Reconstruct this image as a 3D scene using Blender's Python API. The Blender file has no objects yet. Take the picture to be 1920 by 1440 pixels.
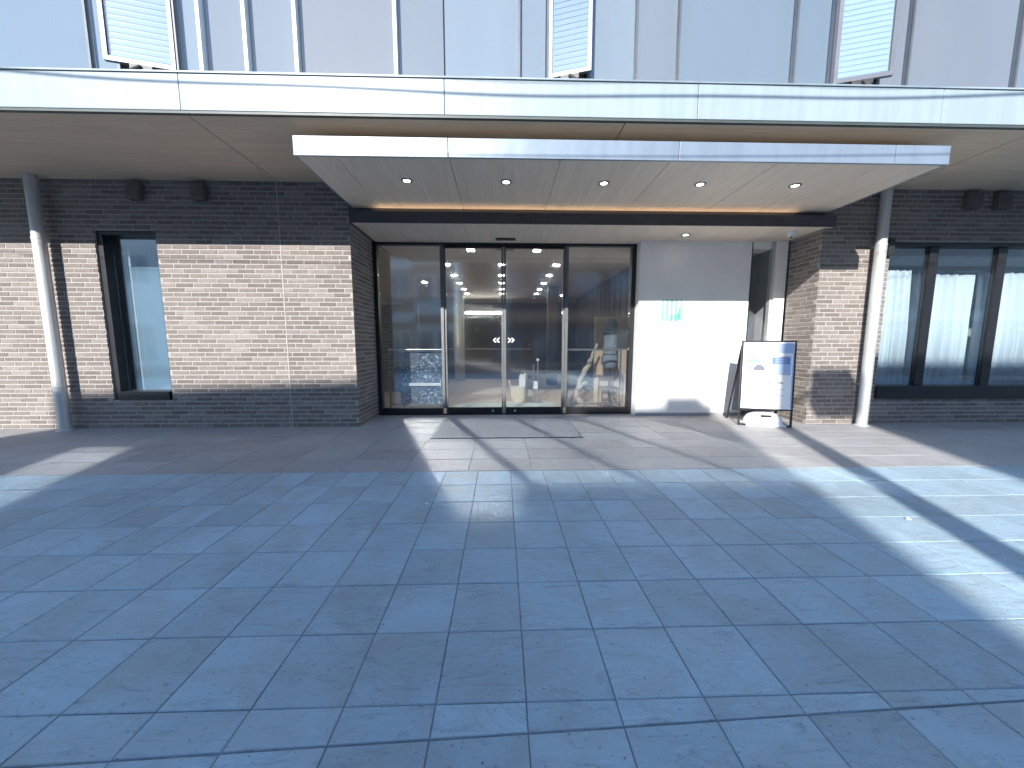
import bpy, bmesh, math, random
from mathutils import Vector, Matrix, Quaternion
random.seed(7)
scene = bpy.context.scene
COL = scene.collection

# ------------------------------------------------------------------ camera
CAM_H = 1.22
PITCH, YAW = math.radians(6.368), math.radians(1.61)
FPX = 672.0                                   # focal length in pixels of the 1920-wide photograph
cam_data = bpy.data.cameras.new('camera')
cam_data.sensor_width = 36.0
cam_data.lens = 36.0 * FPX / 1920.0
cam_data.clip_start, cam_data.clip_end = 0.05, 2000
cam = bpy.data.objects.new('camera', cam_data)
COL.objects.link(cam)
F_ = Vector((math.sin(YAW) * math.cos(PITCH), math.cos(YAW) * math.cos(PITCH), -math.sin(PITCH)))
R_ = Vector((math.cos(YAW), -math.sin(YAW), 0))
U_ = R_.cross(F_)
cam.matrix_world = Matrix(((R_.x, U_.x, -F_.x, 0), (R_.y, U_.y, -F_.y, 0), (R_.z, U_.z, -F_.z, CAM_H), (0, 0, 0, 1)))
scene.camera = cam

# ------------------------------------------------------------------ sky, sun, exposure
SUN_DIR = Vector((0.39, 1.0, -0.552)).normalized()          # the way the light travels
elev = math.asin(-SUN_DIR.z)
azim = math.atan2(-SUN_DIR.x, -SUN_DIR.y)
world = bpy.data.worlds.new('World'); scene.world = world; world.use_nodes = True
wn = world.node_tree
sky = wn.nodes.new('ShaderNodeTexSky'); sky.sky_type = 'NISHITA'; sky.sun_disc = False
sky.sun_elevation = elev; sky.sun_rotation = azim % (2 * math.pi)
sky.air_density = 1.0; sky.dust_density = 0.2; sky.ozone_density = 3.0
wn.links.new(sky.outputs[0], wn.nodes['Background'].inputs[0])
wn.nodes['Background'].inputs[1].default_value = 0.15
sun_data = bpy.data.lights.new('sun', 'SUN'); sun_data.energy = 4.0; sun_data.angle = math.radians(0.55)
sun_data.color = (1.0, 0.97, 0.93)
sun = bpy.data.objects.new('sun', sun_data); COL.objects.link(sun)
sun.rotation_euler = SUN_DIR.to_track_quat('-Z', 'Y').to_euler(); sun.location = (-5, -14, 20)
scene.view_settings.view_transform = 'Standard'; scene.view_settings.look = 'None'
scene.view_settings.exposure = 1.15; scene.view_settings.gamma = 1.0
scene.view_settings.use_curve_mapping = False
cy = scene.cycles
cy.max_bounces = 10; cy.diffuse_bounces = 5; cy.glossy_bounces = 5; cy.transparent_max_bounces = 16
cy.caustics_reflective = True; cy.blur_glossy = 0.0; cy.use_guiding = True; cy.guiding_training_samples = 128; cy.surface_guiding_probability = 0.7; cy.use_guiding_direct_light = False
cy.sample_clamp_indirect = 0.0
cy.use_denoising = True

# ------------------------------------------------------------------ helpers
WLOC = {}                                     # world position of every object built (all parents are unrotated)
def link(o, parent, wloc):
    COL.objects.link(o)
    WLOC[o.name] = Vector(wloc)
    o.location = Vector(wloc)
    if parent is not None:
        o.parent = parent
        o.location = Vector(wloc) - WLOC[parent.name]
    return o
def tag(o, label=None, cat=None, group=None, kind=None):
    if label: o['label'] = label
    if cat: o['category'] = cat
    if group: o['group'] = group
    if kind: o['kind'] = kind
    return o
def thing(name, loc, label, cat, group=None):
    o = bpy.data.objects.new(name, None); o.empty_display_size = 0.1
    link(o, None, loc)
    return tag(o, label, cat, group)
def group_part(name, loc, parent):
    o = bpy.data.objects.new(name, None); o.empty_display_size = 0.1
    return link(o, parent, loc)

class MB:
    def __init__(s): s.v = []; s.f = []
    def quad(s, *p):
        n = len(s.v); s.v += [tuple(q) for q in p]; s.f.append(tuple(range(n, n + len(p)))); return s
    def box(s, x0, x1, y0, y1, z0, z1, b=0.0):
        if b <= 0:
            n = len(s.v)
            s.v += [(x0,y0,z0),(x1,y0,z0),(x1,y1,z0),(x0,y1,z0),(x0,y0,z1),(x1,y0,z1),(x1,y1,z1),(x0,y1,z1)]
            s.f += [tuple(n + i for i in f) for f in ((0,3,2,1),(4,5,6,7),(0,1,5,4),(1,2,6,5),(2,3,7,6),(3,0,4,7))]
        else:
            bm = bmesh.new()
            bmesh.ops.create_cube(bm, size=1)
            for q in bm.verts:
                q.co = Vector(((x0+x1)/2 + q.co.x*(x1-x0), (y0+y1)/2 + q.co.y*(y1-y0), (z0+z1)/2 + q.co.z*(z1-z0)))
            bmesh.ops.bevel(bm, geom=bm.edges[:], offset=b, segments=2, affect='EDGES', profile=0.6)
            s.add_bm(bm)
        return s
    def add_bm(s, bm):
        n = len(s.v); bm.verts.index_update()
        s.v += [tuple(q.co) for q in bm.verts]
        s.f += [tuple(n + q.index for q in f.verts) for f in bm.faces]
        bm.free(); return s
    def obox(s, o, u, w, d, a, b, c):
        """box from corner o along the three vectors u*a, w*b, d*c"""
        o = Vector(o); u = Vector(u)*a; w = Vector(w)*b; d = Vector(d)*c
        p = [o, o+u, o+u+w, o+w, o+d, o+u+d, o+u+w+d, o+w+d]
        n = len(s.v); s.v += [tuple(q) for q in p]
        s.f += [tuple(n + i for i in f) for f in ((0,3,2,1),(4,5,6,7),(0,1,5,4),(1,2,6,5),(2,3,7,6),(3,0,4,7))]
        return s
    def tube(s, pts, rad, seg=12, cap=True):
        pts = [Vector(p) for p in pts]; rs = rad if isinstance(rad, (list, tuple)) else [rad]*len(pts)
        n0 = len(s.v); prev = None
        for i, p in enumerate(pts):
            t = (pts[min(i+1, len(pts)-1)] - pts[max(i-1, 0)]).normalized()
            a = prev - t*prev.dot(t) if prev is not None else (Vector((0,0,1)) if abs(t.z) < 0.9 else Vector((1,0,0)))
            a = (a - t*a.dot(t)).normalized(); prev = a; b = t.cross(a)
            for k in range(seg):
                th = 2*math.pi*k/seg
                s.v.append(tuple(p + (a*math.cos(th) + b*math.sin(th))*rs[i]))
        for i in range(len(pts)-1):
            for k in range(seg):
                k2 = (k+1) % seg
                s.f.append((n0+i*seg+k, n0+i*seg+k2, n0+(i+1)*seg+k2, n0+(i+1)*seg+k))
        if cap:
            s.f.append(tuple(n0+k for k in reversed(range(seg))))
            s.f.append(tuple(n0+(len(pts)-1)*seg+k for k in range(seg)))
        return s
    def lathe(s, prof, c, seg=24, sx=1, sy=1):
        """prof: list of (radius, z) round the vertical axis through c"""
        n0 = len(s.v)
        for r, z in prof:
            for k in range(seg):
                th = 2*math.pi*k/seg
                s.v.append((c[0]+r*sx*math.cos(th), c[1]+r*sy*math.sin(th), c[2]+z))
        for i in range(len(prof)-1):
            for k in range(seg):
                k2 = (k+1) % seg
                s.f.append((n0+i*seg+k, n0+i*seg+k2, n0+(i+1)*seg+k2, n0+(i+1)*seg+k))
        s.f.append(tuple(n0+k for k in reversed(range(seg))))
        s.f.append(tuple(n0+(len(prof)-1)*seg+k for k in range(seg)))
        return s
    def build(s, name, mat, parent=None, smooth=False):
        xs = [p[0] for p in s.v]; ys = [p[1] for p in s.v]; zs = [p[2] for p in s.v]
        c = Vector(((min(xs)+max(xs))/2, (min(ys)+max(ys))/2, min(zs)))
        me = bpy.data.meshes.new(name)
        me.from_pydata([(p[0]-c.x, p[1]-c.y, p[2]-c.z) for p in s.v], [], s.f)
        me.materials.append(mat)
        if smooth:
            me.polygons.foreach_set('use_smooth', [True]*len(me.polygons))
            try: me.set_sharp_from_angle(angle=math.radians(40))
            except Exception: pass
        me.update()
        return link(bpy.data.objects.new(name, me), parent, c)
def bx(name, mat, parent, x0, x1, y0, y1, z0, z1, b=0.0):
    return MB().box(x0, x1, y0, y1, z0, z1, b).build(name, mat, parent)

# ------------------------------------------------------------------ materials
def newmat(name):
    m = bpy.data.materials.new(name); m.use_nodes = True
    nt = m.node_tree; return m, nt, nt.nodes['Principled BSDF'], nt.nodes.new, nt.links.new
def pos_node(nt):
    return nt.nodes.new('ShaderNodeNewGeometry').outputs['Position']
def piece_random(nt):
    """a random number for each separate piece: per object and per mesh island"""
    oi = nt.nodes.new('ShaderNodeObjectInfo'); g = nt.nodes.new('ShaderNodeNewGeometry')
    a = nt.nodes.new('ShaderNodeMath'); a.operation = 'ADD'
    nt.links.new(oi.outputs['Random'], a.inputs[0]); nt.links.new(g.outputs['Random Per Island'], a.inputs[1])
    f = nt.nodes.new('ShaderNodeMath'); f.operation = 'FRACT'; nt.links.new(a.outputs[0], f.inputs[0])
    return f.outputs[0]
def ramp(nt, fac, stops):
    r = nt.nodes.new('ShaderNodeValToRGB'); e = r.color_ramp.elements
    while len(e) < len(stops): e.new(0.5)
    for el, (p, c) in zip(e, stops): el.position = p; el.color = (*c, 1) if len(c) == 3 else c
    nt.links.new(fac, r.inputs[0]); return r.outputs[0]
def noise(nt, vec, scale, detail=4, rough=0.55, stretch=None, dist=0.0):
    if stretch:
        mp = nt.nodes.new('ShaderNodeMapping'); mp.inputs['Scale'].default_value = stretch[:3]
        if len(stretch) > 3: mp.inputs['Rotation'].default_value = (0, 0, stretch[3])
        nt.links.new(vec, mp.inputs[0]); vec = mp.outputs[0]
    n = nt.nodes.new('ShaderNodeTexNoise'); n.inputs['Scale'].default_value = scale
    n.inputs['Detail'].default_value = detail; n.inputs['Roughness'].default_value = rough; n.inputs['Distortion'].default_value = dist
    nt.links.new(vec, n.inputs['Vector']); return n.outputs['Fac']
def mix(nt, fac, a, b, mode='MIX'):
    x = nt.nodes.new('ShaderNodeMix'); x.data_type = 'RGBA'; x.blend_type = mode
    for i, val in ((0, fac), (6, a), (7, b)):
        if isinstance(val, (int, float)): x.inputs[i].default_value = val
        elif isinstance(val, tuple): x.inputs[i].default_value = (*val, 1) if len(val) == 3 else val
        else: nt.links.new(val, x.inputs[i])
    return x.outputs[2]
def bump(nt, bsdf, h, dist, strength=1.0):
    b = nt.nodes.new('ShaderNodeBump'); b.inputs['Distance'].default_value = dist; b.inputs['Strength'].default_value = strength
    nt.links.new(h, b.inputs['Height']); nt.links.new(b.outputs[0], bsdf.inputs['Normal'])
def plain(name, col, rough=0.6, metal=0.0, vary=0.12, scale=6.0, bumpd=0.0, stretch=None, spec=0.5):
    m, nt, b, N, L = newmat(name)
    p = pos_node(nt); n = noise(nt, p, scale, 5, 0.6, stretch)
    lo = tuple(c*(1-vary) for c in col); hi = tuple(min(1, c*(1+vary)) for c in col)
    L(ramp(nt, n, [(0.3, lo), (0.7, hi)]), b.inputs['Base Color'])
    r = N('ShaderNodeMapRange'); r.inputs[3].default_value = rough*0.88; r.inputs[4].default_value = min(1, rough*1.12)
    L(n, r.inputs[0]); L(r.outputs[0], b.inputs['Roughness'])
    b.inputs['Metallic'].default_value = metal; b.inputs['Specular IOR Level'].default_value = spec
    if bumpd > 0: bump(nt, b, noise(nt, p, scale*12, 4, 0.6, stretch), bumpd)
    return m
def emit(name, col, strength):
    m, nt, b, N, L = newmat(name)
    b.inputs['Base Color'].default_value = (0.8, 0.8, 0.8, 1)
    b.inputs['Emission Color'].default_value = (*col, 1); b.inputs['Emission Strength'].default_value = strength
    return m
def glass(name, refl, tint=(0.9, 0.95, 0.95), rough=0.0, haze=0.0, haze_rough=0.2):
    """thin pane: each face reflects part of the light, the rest passes straight through"""
    m = bpy.data.materials.new(name); m.use_nodes = True; nt = m.node_tree; nt.nodes.clear()
    out = nt.nodes.new('ShaderNodeOutputMaterial'); mx = nt.nodes.new('ShaderNodeMixShader')
    tr = nt.nodes.new('ShaderNodeBsdfTransparent'); tr.inputs[0].default_value = (*tint, 1)
    gl = nt.nodes.new('ShaderNodeBsdfGlossy'); gl.inputs['Color'].default_value = (0.95, 0.98, 1, 1); gl.inputs['Roughness'].default_value = rough
    lw = nt.nodes.new('ShaderNodeLayerWeight'); lw.inputs[0].default_value = 0.5
    pw = nt.nodes.new('ShaderNodeMath'); pw.operation = 'POWER'; pw.inputs[1].default_value = 4.0
    mr = nt.nodes.new('ShaderNodeMapRange'); mr.inputs[3].default_value = refl; mr.inputs[4].default_value = 0.9
    nt.links.new(lw.outputs['Facing'], pw.inputs[0]); nt.links.new(pw.outputs[0], mr.inputs[0])
    nt.links.new(mr.outputs[0], mx.inputs[0]); nt.links.new(tr.outputs[0], mx.inputs[1]); nt.links.new(gl.outputs[0], mx.inputs[2])
    if haze > 0:
        hz = nt.nodes.new('ShaderNodeBsdfGlossy'); hz.inputs['Color'].default_value = (0.95, 0.98, 1, 1); hz.inputs['Roughness'].default_value = haze_rough
        m2 = nt.nodes.new('ShaderNodeMixShader'); m2.inputs[0].default_value = haze
        nt.links.new(mx.outputs[0], m2.inputs[1]); nt.links.new(hz.outputs[0], m2.inputs[2]); nt.links.new(m2.outputs[0], out.inputs[0])
    else: nt.links.new(mx.outputs[0], out.inputs[0])
    return m

def tile_material(name, base, dark, warm, streak_rot):
    m, nt, b, N, L = newmat(name)
    p = pos_node(nt); r = piece_random(nt)
    # shift the stone figure for every slab so that it breaks at the joints
    cmb = N('ShaderNodeCombineXYZ'); mu = N('ShaderNodeMath'); mu.operation = 'MULTIPLY'; mu.inputs[1].default_value = 37.0
    L(r, mu.inputs[0]); L(mu.outputs[0], cmb.inputs[2])
    va = N('ShaderNodeVectorMath'); L(p, va.inputs[0]); L(cmb.outputs[0], va.inputs[1]); q = va.outputs[0]
    cloud = noise(nt, q, 2.6, 7, 0.66, dist=0.9)
    col = mix(nt, ramp(nt, cloud, [(0.40, (0,0,0)), (0.66, (1,1,1))]), base, warm)
    st = noise(nt, q, 7.0, 6, 0.66, (0.9, 4.2, 1.0, streak_rot), 0.9)
    col = mix(nt, ramp(nt, st, [(0.30, (0.7,0.7,0.7)), (0.44, (0,0,0))]), col, dark)
    st2 = noise(nt, q, 4.2, 7, 0.68, (0.8, 5.0, 1.0, streak_rot*0.8), 1.4)
    col = mix(nt, ramp(nt, st2, [(0.58, (0,0,0)), (0.74, (0.55,0.55,0.55))]), col, tuple(min(1, c*1.32) for c in base))
    vn = noise(nt, q, 2.2, 5, 0.6, (0.7, 2.2, 1.0, streak_rot*1.3), 1.1)                 # thin dark veins where the noise crosses its middle
    col = mix(nt, ramp(nt, vn, [(0.485, (0,0,0)), (0.499, (0.3,0.3,0.3)), (0.501, (0.3,0.3,0.3)), (0.512, (0,0,0))]), col, dark)
    pit = noise(nt, p, 60, 3, 0.7)
    col = mix(nt, ramp(nt, pit, [(0.30, (0.85,0.85,0.85)), (0.38, (0,0,0))]), col, tuple(c*0.55 for c in dark))
    vo = N('ShaderNodeTexVoronoi'); vo.inputs['Scale'].default_value = 1.7; L(p, vo.inputs['Vector'])
    col = mix(nt, ramp(nt, vo.outputs['Distance'], [(0.018, (0.6,0.6,0.6)), (0.03, (0,0,0))]), col, tuple(c*0.5 for c in dark))
    tone = ramp(nt, r, [(0.0, (0.90,0.89,0.88)), (0.5, (1.0,1.0,1.0)), (1.0, (1.08,1.09,1.10))])
    col = mix(nt, 1.0, col, tone, 'MULTIPLY')
    wear = noise(nt, p, 0.45, 4, 0.6)
    col = mix(nt, 1.0, col, ramp(nt, wear, [(0.3, (0.84,0.84,0.85)), (0.7, (1.10,1.10,1.09))]), 'MULTIPLY')
    L(col, b.inputs['Base Color'])
    rr = N('ShaderNodeMapRange'); rr.inputs[3].default_value = 0.5; rr.inputs[4].default_value = 0.75; L(st, rr.inputs[0]); L(rr.outputs[0], b.inputs['Roughness'])
    ad = N('ShaderNodeMath'); ad.operation = 'ADD'; L(st, ad.inputs[0]); L(noise(nt, q, 24, 6, 0.65), ad.inputs[1])
    bump(nt, b, ad.outputs[0], 0.0045)
    return m
def brick_material():
    m, nt, b, N, L = newmat('brick_face')
    p = pos_node(nt); r = piece_random(nt)
    col = ramp(nt, r, [(0.0, (0.165,0.143,0.128)), (0.35, (0.195,0.17,0.153)), (0.75, (0.225,0.198,0.179)), (1.0, (0.275,0.245,0.223))])
    n = noise(nt, p, 26, 5, 0.65, (0.5, 0.5, 1.6))
    col = mix(nt, 1.0, col, ramp(nt, n, [(0.28, (0.78,0.77,0.76)), (0.72, (1.15,1.15,1.15))]), 'MULTIPLY')
    n2 = noise(nt, p, 0.8, 4, 0.6)
    col = mix(nt, 1.0, col, ramp(nt, n2, [(0.3, (0.9,0.9,0.92)), (0.7, (1.06,1.05,1.04))]), 'MULTIPLY')
    L(col, b.inputs['Base Color']); b.inputs['Roughness'].default_value = 0.85; b.inputs['Specular IOR Level'].default_value = 0.3
    bump(nt, b, noise(nt, p, 120, 5, 0.7, (0.5, 0.5, 1.5)), 0.002)
    return m
def wood_material(name, a, c, along='x', scale=1.0, rough=0.55):
    m, nt, b, N, L = newmat(name)
    p = pos_node(nt)
    st = (0.22, 5.0, 5.0) if along == 'x' else (5.0, 0.25, 5.0) if along == 'y' else (6.0, 6.0, 0.3)
    r = piece_random(nt)
    n = noise(nt, p, 3.0*scale, 6, 0.6, st, 0.4); n2 = noise(nt, p, 14.0*scale, 4, 0.6, st)
    col = mix(nt, ramp(nt, n, [(0.32, (0,0,0)), (0.68, (1,1,1))]), a, c)
    col = mix(nt, 1.0, col, ramp(nt, n2, [(0.25, (0.86,0.85,0.84)), (0.75, (1.08,1.08,1.08))]), 'MULTIPLY')
    col = mix(nt, 1.0, col, ramp(nt, r, [(0, (0.93,0.93,0.94)), (1, (1.05,1.04,1.03))]), 'MULTIPLY')
    L(col, b.inputs['Base Color']); b.inputs['Roughness'].default_value = rough
    return m
def print_material():
    """the dark poster covered in pale marks behind the left sidelight"""
    m, nt, b, N, L = newmat('poster_print')
    p = pos_node(nt); v = N('ShaderNodeTexVoronoi'); v.inputs['Scale'].default_value = 26; L(p, v.inputs['Vector'])
    n = noise(nt, p, 9, 6, 0.75, (1, 1, 1.4), 1.6); big = noise(nt, p, 3.2, 3, 0.5)
    ad = N('ShaderNodeMath'); ad.operation = 'MULTIPLY_ADD'; L(v.outputs['Distance'], ad.inputs[0]); ad.inputs[1].default_value = -0.28; L(n, ad.inputs[2])
    col = ramp(nt, ad.outputs[0], [(0.32, (0.04,0.07,0.12)), (0.41, (0.14,0.21,0.30)), (0.46, (0.40,0.52,0.64)), (0.52, (0.82,0.86,0.9))])
    col = mix(nt, ramp(nt, big, [(0.5, (0,0,0)), (0.62, (0.7,0.7,0.7))]), col, (0.13,0.13,0.14))
    L(col, b.inputs['Base Color']); b.inputs['Roughness'].default_value = 0.4
    return m

M_TILE = tile_material('slate_tile', (0.335,0.455,0.53), (0.205,0.265,0.305), (0.31,0.375,0.40), 0.55)
M_TILE_B = tile_material('brown_stone_tile', (0.325,0.32,0.32), (0.20,0.195,0.19), (0.37,0.355,0.34), 0.5)
M_GROUT = plain('grout', (0.15,0.175,0.20), 0.9, vary=0.5, scale=5)
M_ASPHALT = plain('asphalt', (0.055,0.056,0.06), 0.9, vary=0.2, scale=30, bumpd=0.003)
M_PAINT = plain('road_paint', (0.75,0.75,0.72), 0.7)
M_GROUND = plain('ground_concrete', (0.16,0.16,0.16), 0.9, vary=0.15, scale=2)
M_KERB = plain('kerb_stone', (0.33,0.33,0.33), 0.85, vary=0.15, scale=8, bumpd=0.002)
M_BRICK = brick_material()
M_MORTAR = plain('mortar', (0.365,0.338,0.314), 0.92, vary=0.1, scale=30, bumpd=0.0015)
M_SEAL = plain('joint_sealant', (0.40,0.37,0.345), 0.7, vary=0.06)
M_SOFFIT = wood_material('soffit_board', (0.72,0.555,0.395), (0.82,0.645,0.47), 'x')
M_CSOFFIT = wood_material('canopy_soffit_board', (0.76,0.645,0.52), (0.84,0.72,0.59), 'y')
M_SOFFIT_GAP = plain('soffit_gap', (0.04,0.035,0.03), 0.9)
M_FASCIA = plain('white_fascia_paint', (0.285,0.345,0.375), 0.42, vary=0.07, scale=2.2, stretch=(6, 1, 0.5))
M_FEDGE = plain('fascia_drip_edge', (0.06,0.075,0.07), 0.5)
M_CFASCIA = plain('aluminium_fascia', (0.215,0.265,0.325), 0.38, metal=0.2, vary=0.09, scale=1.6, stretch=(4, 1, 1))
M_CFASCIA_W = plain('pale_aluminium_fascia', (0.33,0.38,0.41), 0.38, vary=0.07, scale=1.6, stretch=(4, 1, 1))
M_DARKBAND = plain('dark_bronze', (0.055,0.056,0.062), 0.45, vary=0.15)
M_FRAME = plain('black_frame', (0.013,0.013,0.016), 0.42, metal=0.0, vary=0.2)
M_STILE = plain('anodised_stile', (0.17,0.175,0.18), 0.4, metal=0.5, vary=0.1)
M_UPFRAME = plain('upper_frame_grey', (0.12,0.13,0.15), 0.45, metal=0.3)
M_FIN = plain('white_fin', (0.82,0.83,0.84), 0.4, vary=0.04)
M_WHITEWALL = plain('white_plaster', (0.84,0.81,0.775), 0.75, vary=0.04, scale=3, bumpd=0.001)
M_POST = plain('galvanised_steel', (0.54,0.545,0.535), 0.42, metal=0.35, vary=0.12, scale=3, stretch=(3, 3, 0.5))
M_VENT = plain('vent_paint', (0.135,0.115,0.105), 0.6, vary=0.08)
M_NICHE = plain('niche_render', (0.30,0.31,0.32), 0.8, vary=0.06)
HR = 0.085
M_GLASS = glass('door_glass', 0.045, (0.97, 0.985, 0.98), haze=0.26, haze_rough=HR)
M_WGLASS = glass('window_glass', 0.05, (0.88, 0.94, 0.96), haze=0.28, haze_rough=HR)
M_RGLASS = glass('curtain_window_glass', 0.07, (0.90, 0.95, 0.97), haze=0.08, haze_rough=HR)
M_UGLASS = glass('upper_glass', 0.06, (0.92, 0.95, 0.97))
M_CASE = glass('casement_glass', 0.16, (0.9, 0.95, 0.97))
def blind(name, col): return plain(name, col, 0.8, vary=0.05, scale=1.6, stretch=(1.5, 1, 0.4))
M_BL_LAV = blind('blind_lavender', (0.245,0.228,0.22)); M_BL_BLUE = blind('blind_blue', (0.215,0.235,0.25))
M_BL_PALE = blind('blind_pale', (0.27,0.285,0.295)); M_BL_GREY = blind('blind_grey', (0.24,0.237,0.236))
M_BL_ROOM = blind('blind_powder', (0.36,0.44,0.50)); M_CURTAIN = blind('curtain_white', (0.70,0.72,0.74))
M_LOUVRE = plain('louvre_blind', (0.46,0.48,0.50), 0.6, vary=0.04)
M_LOUVRE_G = plain('grey_reflected_louvre', (0.30,0.325,0.34), 0.6, vary=0.06)
M_LAMP = emit('lamp_white', (1.0, 0.93, 0.82), 9.0)
M_LAMP_IN = emit('lobby_lamp', (1.0, 0.95, 0.88), 32.0)
M_COVE = emit('cove_led', (1.0, 0.72, 0.46), 2.6)
M_LOBBYFLOOR = wood_material('lobby_floor', (0.50,0.40,0.31), (0.60,0.50,0.40), 'x')
M_LOBBYWALL = plain('lobby_wall', (0.40,0.38,0.355), 0.8, vary=0.08)
M_LOBBYCEIL = plain('lobby_ceiling', (0.55,0.50,0.45), 0.8, vary=0.05)
M_LOBBYDARK = plain('lobby_dark_wood', (0.09,0.075,0.065), 0.5, vary=0.25, scale=3, stretch=(4, 4, 0.4))
M_PARTITION = wood_material('light_wood', (0.52,0.41,0.30), (0.62,0.50,0.38), 'z')
M_MAT = plain('entrance_mat', (0.27,0.28,0.29), 0.95, vary=0.12, scale=40, bumpd=0.003)
M_MATTRIM = plain('mat_trim', (0.2,0.205,0.21), 0.5, metal=0.5)
M_WHITE = plain('white_plastic', (0.82,0.83,0.83), 0.35, vary=0.03)
M_BLACK = plain('black_plastic', (0.02,0.02,0.022), 0.5)
M_STICKER = plain('white_sticker', (0.85,0.85,0.85), 0.5, vary=0.02)
M_CHROME = plain('brushed_chrome', (0.62,0.64,0.66), 0.28, metal=0.9, vary=0.04)
M_BASKET = plain('cream_basket', (0.66,0.58,0.44), 0.8, vary=0.12, scale=40, stretch=(1, 1, 6), bumpd=0.002)
M_TOWEL = plain('white_towel', (0.82,0.82,0.80), 0.9, vary=0.05, scale=20)
M_DRIFT = plain('driftwood', (0.42,0.38,0.33), 0.85, vary=0.35, scale=9, stretch=(1, 1, 0.3), bumpd=0.004)
M_CUSHION = plain('grey_fabric', (0.20,0.24,0.29), 0.9, vary=0.18, scale=12, bumpd=0.002)
M_CHAIR = plain('chair_wood', (0.22,0.13,0.085), 0.5, vary=0.2, scale=5)
M_AQUA = plain('logo_pale_aqua', (0.46,0.66,0.63), 0.5, vary=0.03)
M_TEAL = plain('logo_grey_teal', (0.22,0.40,0.38), 0.5, vary=0.03)
M_GREEN = plain('logo_green', (0.12,0.45,0.30), 0.5, vary=0.03)

# ------------------------------------------------------------------ ground, pavement, road
WY = 5.28                                                   # face of the brick walls
GY = 6.20                                                   # plane of the entrance glazing
ground = bx('ground', M_GROUND, None, -300, 300, -300, 300, -0.60, -0.16); tag(ground, kind='structure')
road = bx('road', M_ASPHALT, None, -120, 120, -9.2, -2.4, -0.155, -0.12); tag(road, kind='structure')
for x in range(-30, 31, 5):
    o = bx('road_marking', M_PAINT, road, x, x+3, -5.9, -5.78, -0.119, -0.116)
kerb = MB()
for i in range(-20, 20): kerb.box(i*1.2+0.004, i*1.2+1.196, -2.4, -2.22, -0.2, 0.0, 0.012)
tag(kerb.build('kerb', M_KERB), kind='structure')
far_walk = bx('far_pavement', M_KERB, None, -60, 60, -11.6, -9.2, -0.2, -0.01); tag(far_walk, kind='structure')
pave = bx('pavement', M_GROUT, None, -16, 16, -2.2, 6.14, -0.14, -0.0045); tag(pave, kind='structure')

def project(p):
    d = Vector(p) - Vector((0, 0, CAM_H)); w = d.dot(F_)
    if w < 0.05: return None
    return 960 + FPX*d.dot(R_)/w, 720 - FPX*d.dot(U_)/w
def screen_area(pts):
    q = [project(p) for p in pts]
    if any(a is None for a in q): return 0.0
    cx = sum(a[0] for a in q)/len(q); cyy = sum(a[1] for a in q)/len(q)
    if not (-60 < cx < 1980 and -60 < cyy < 1500): return 0.0
    q = [(min(1920, max(0, a[0])), min(1440, max(0, a[1]))) for a in q]
    return abs(sum(q[i][0]*q[(i+1) % len(q)][1] - q[(i+1) % len(q)][0]*q[i][1] for i in range(len(q))))/2

def slab(poly, top, mb, th=0.02, ch=0.0035):
    """one paving slab: chamfered rim, sides down into the joint"""
    n = len(poly); c = Vector((sum(p[0] for p in poly)/n, sum(p[1] for p in poly)/n))
    n0 = len(mb.v)
    for p in poly:
        d = Vector(p) - c; k = max(0.0, 1 - ch*1.4/max(d.length, 1e-4)); q = c + d*k
        mb.v.append((q.x, q.y, top))
    for p in poly: mb.v.append((p[0], p[1], top - ch*0.8))
    for p in poly: mb.v.append((p[0], p[1], top - th))
    mb.f.append(tuple(range(n0, n0+n)))
    for i in range(n):
        j = (i+1) % n
        mb.f.append((n0+n+i, n0+n+j, n0+j, n0+i)); mb.f.append((n0+2*n+i, n0+2*n+j, n0+n+j, n0+n+i))
def cut_y(poly, a, b, keep_above):
    """keep the part of poly above or below the line y = a + b*x"""
    out = []
    f = lambda p: (p[1] - (a + b*p[0]))*(1 if keep_above else -1)
    for i in range(len(poly)):
        p, q = poly[i], poly[(i+1) % len(poly)]
        if f(p) >= 0: out.append(p)
        if (f(p) >= 0) != (f(q) >= 0):
            t = f(p)/(f(p)-f(q)); out.append((p[0]+(q[0]-p[0])*t, p[1]+(q[1]-p[1])*t))
    return out
TW = 0.3095; G = 0.0021
rows = [1.10, 1.41, 1.72, 2.03, 2.352, 2.682, 3.015, 3.36]
y = 1.10; lower = []
while y > -2.2: y -= 0.31; lower.append(max(y, -2.19))
rows = lower[::-1] + rows
tiles = []                                                  # (polygon, material)
for j in range(len(rows)-1):
    y0, y1 = rows[j]+G, rows[j+1]-G
    if y1 - y0 < 0.05: continue
    for k in range(-50, 50):
        x0 = 0.08 + TW*k + G; x1 = x0 + TW - 2*G
        poly = [(x0, y0), (x1, y0), (x1, y1), (x0, y1)]
        sa, sb = 0.998, 0.0328                              # the slanting joint across the slabs nearest the camera
        side = [(p[1] - (sa + sb*p[0])) > 0 for p in poly]
        if any(side) and not all(side):
            for up in (True, False):
                q = cut_y(poly, sa + (0.003 if up else -0.003), sb, up)
                if len(q) >= 3: tiles.append((q, M_TILE))
        else:
            tiles.append((poly, M_TILE))
BW = 0.619; yb = 3.36; brows = []
while yb < 6.1: brows.append(yb); yb += 0.362
brows.append(6.14)
MATX0, MATX1, MATY0, MATY1 = -0.93, 1.06, 4.56, 5.82
for j in range(len(brows)-1):
    y0, y1 = brows[j]+0.002, brows[j+1]-0.002
    if y1 - y0 < 0.04: continue
    for k in range(-25, 25):
        x0 = -0.95 + BW*k + 0.002; x1 = x0 + BW - 0.004
        if y0 > WY + 0.05 and (x1 < -2.3 or x0 > 4.8): continue
        tiles.append(([(x0, y0), (x1, y0), (x1, y1), (x0, y1)], M_TILE_B))
rng = random.Random(3)
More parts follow.
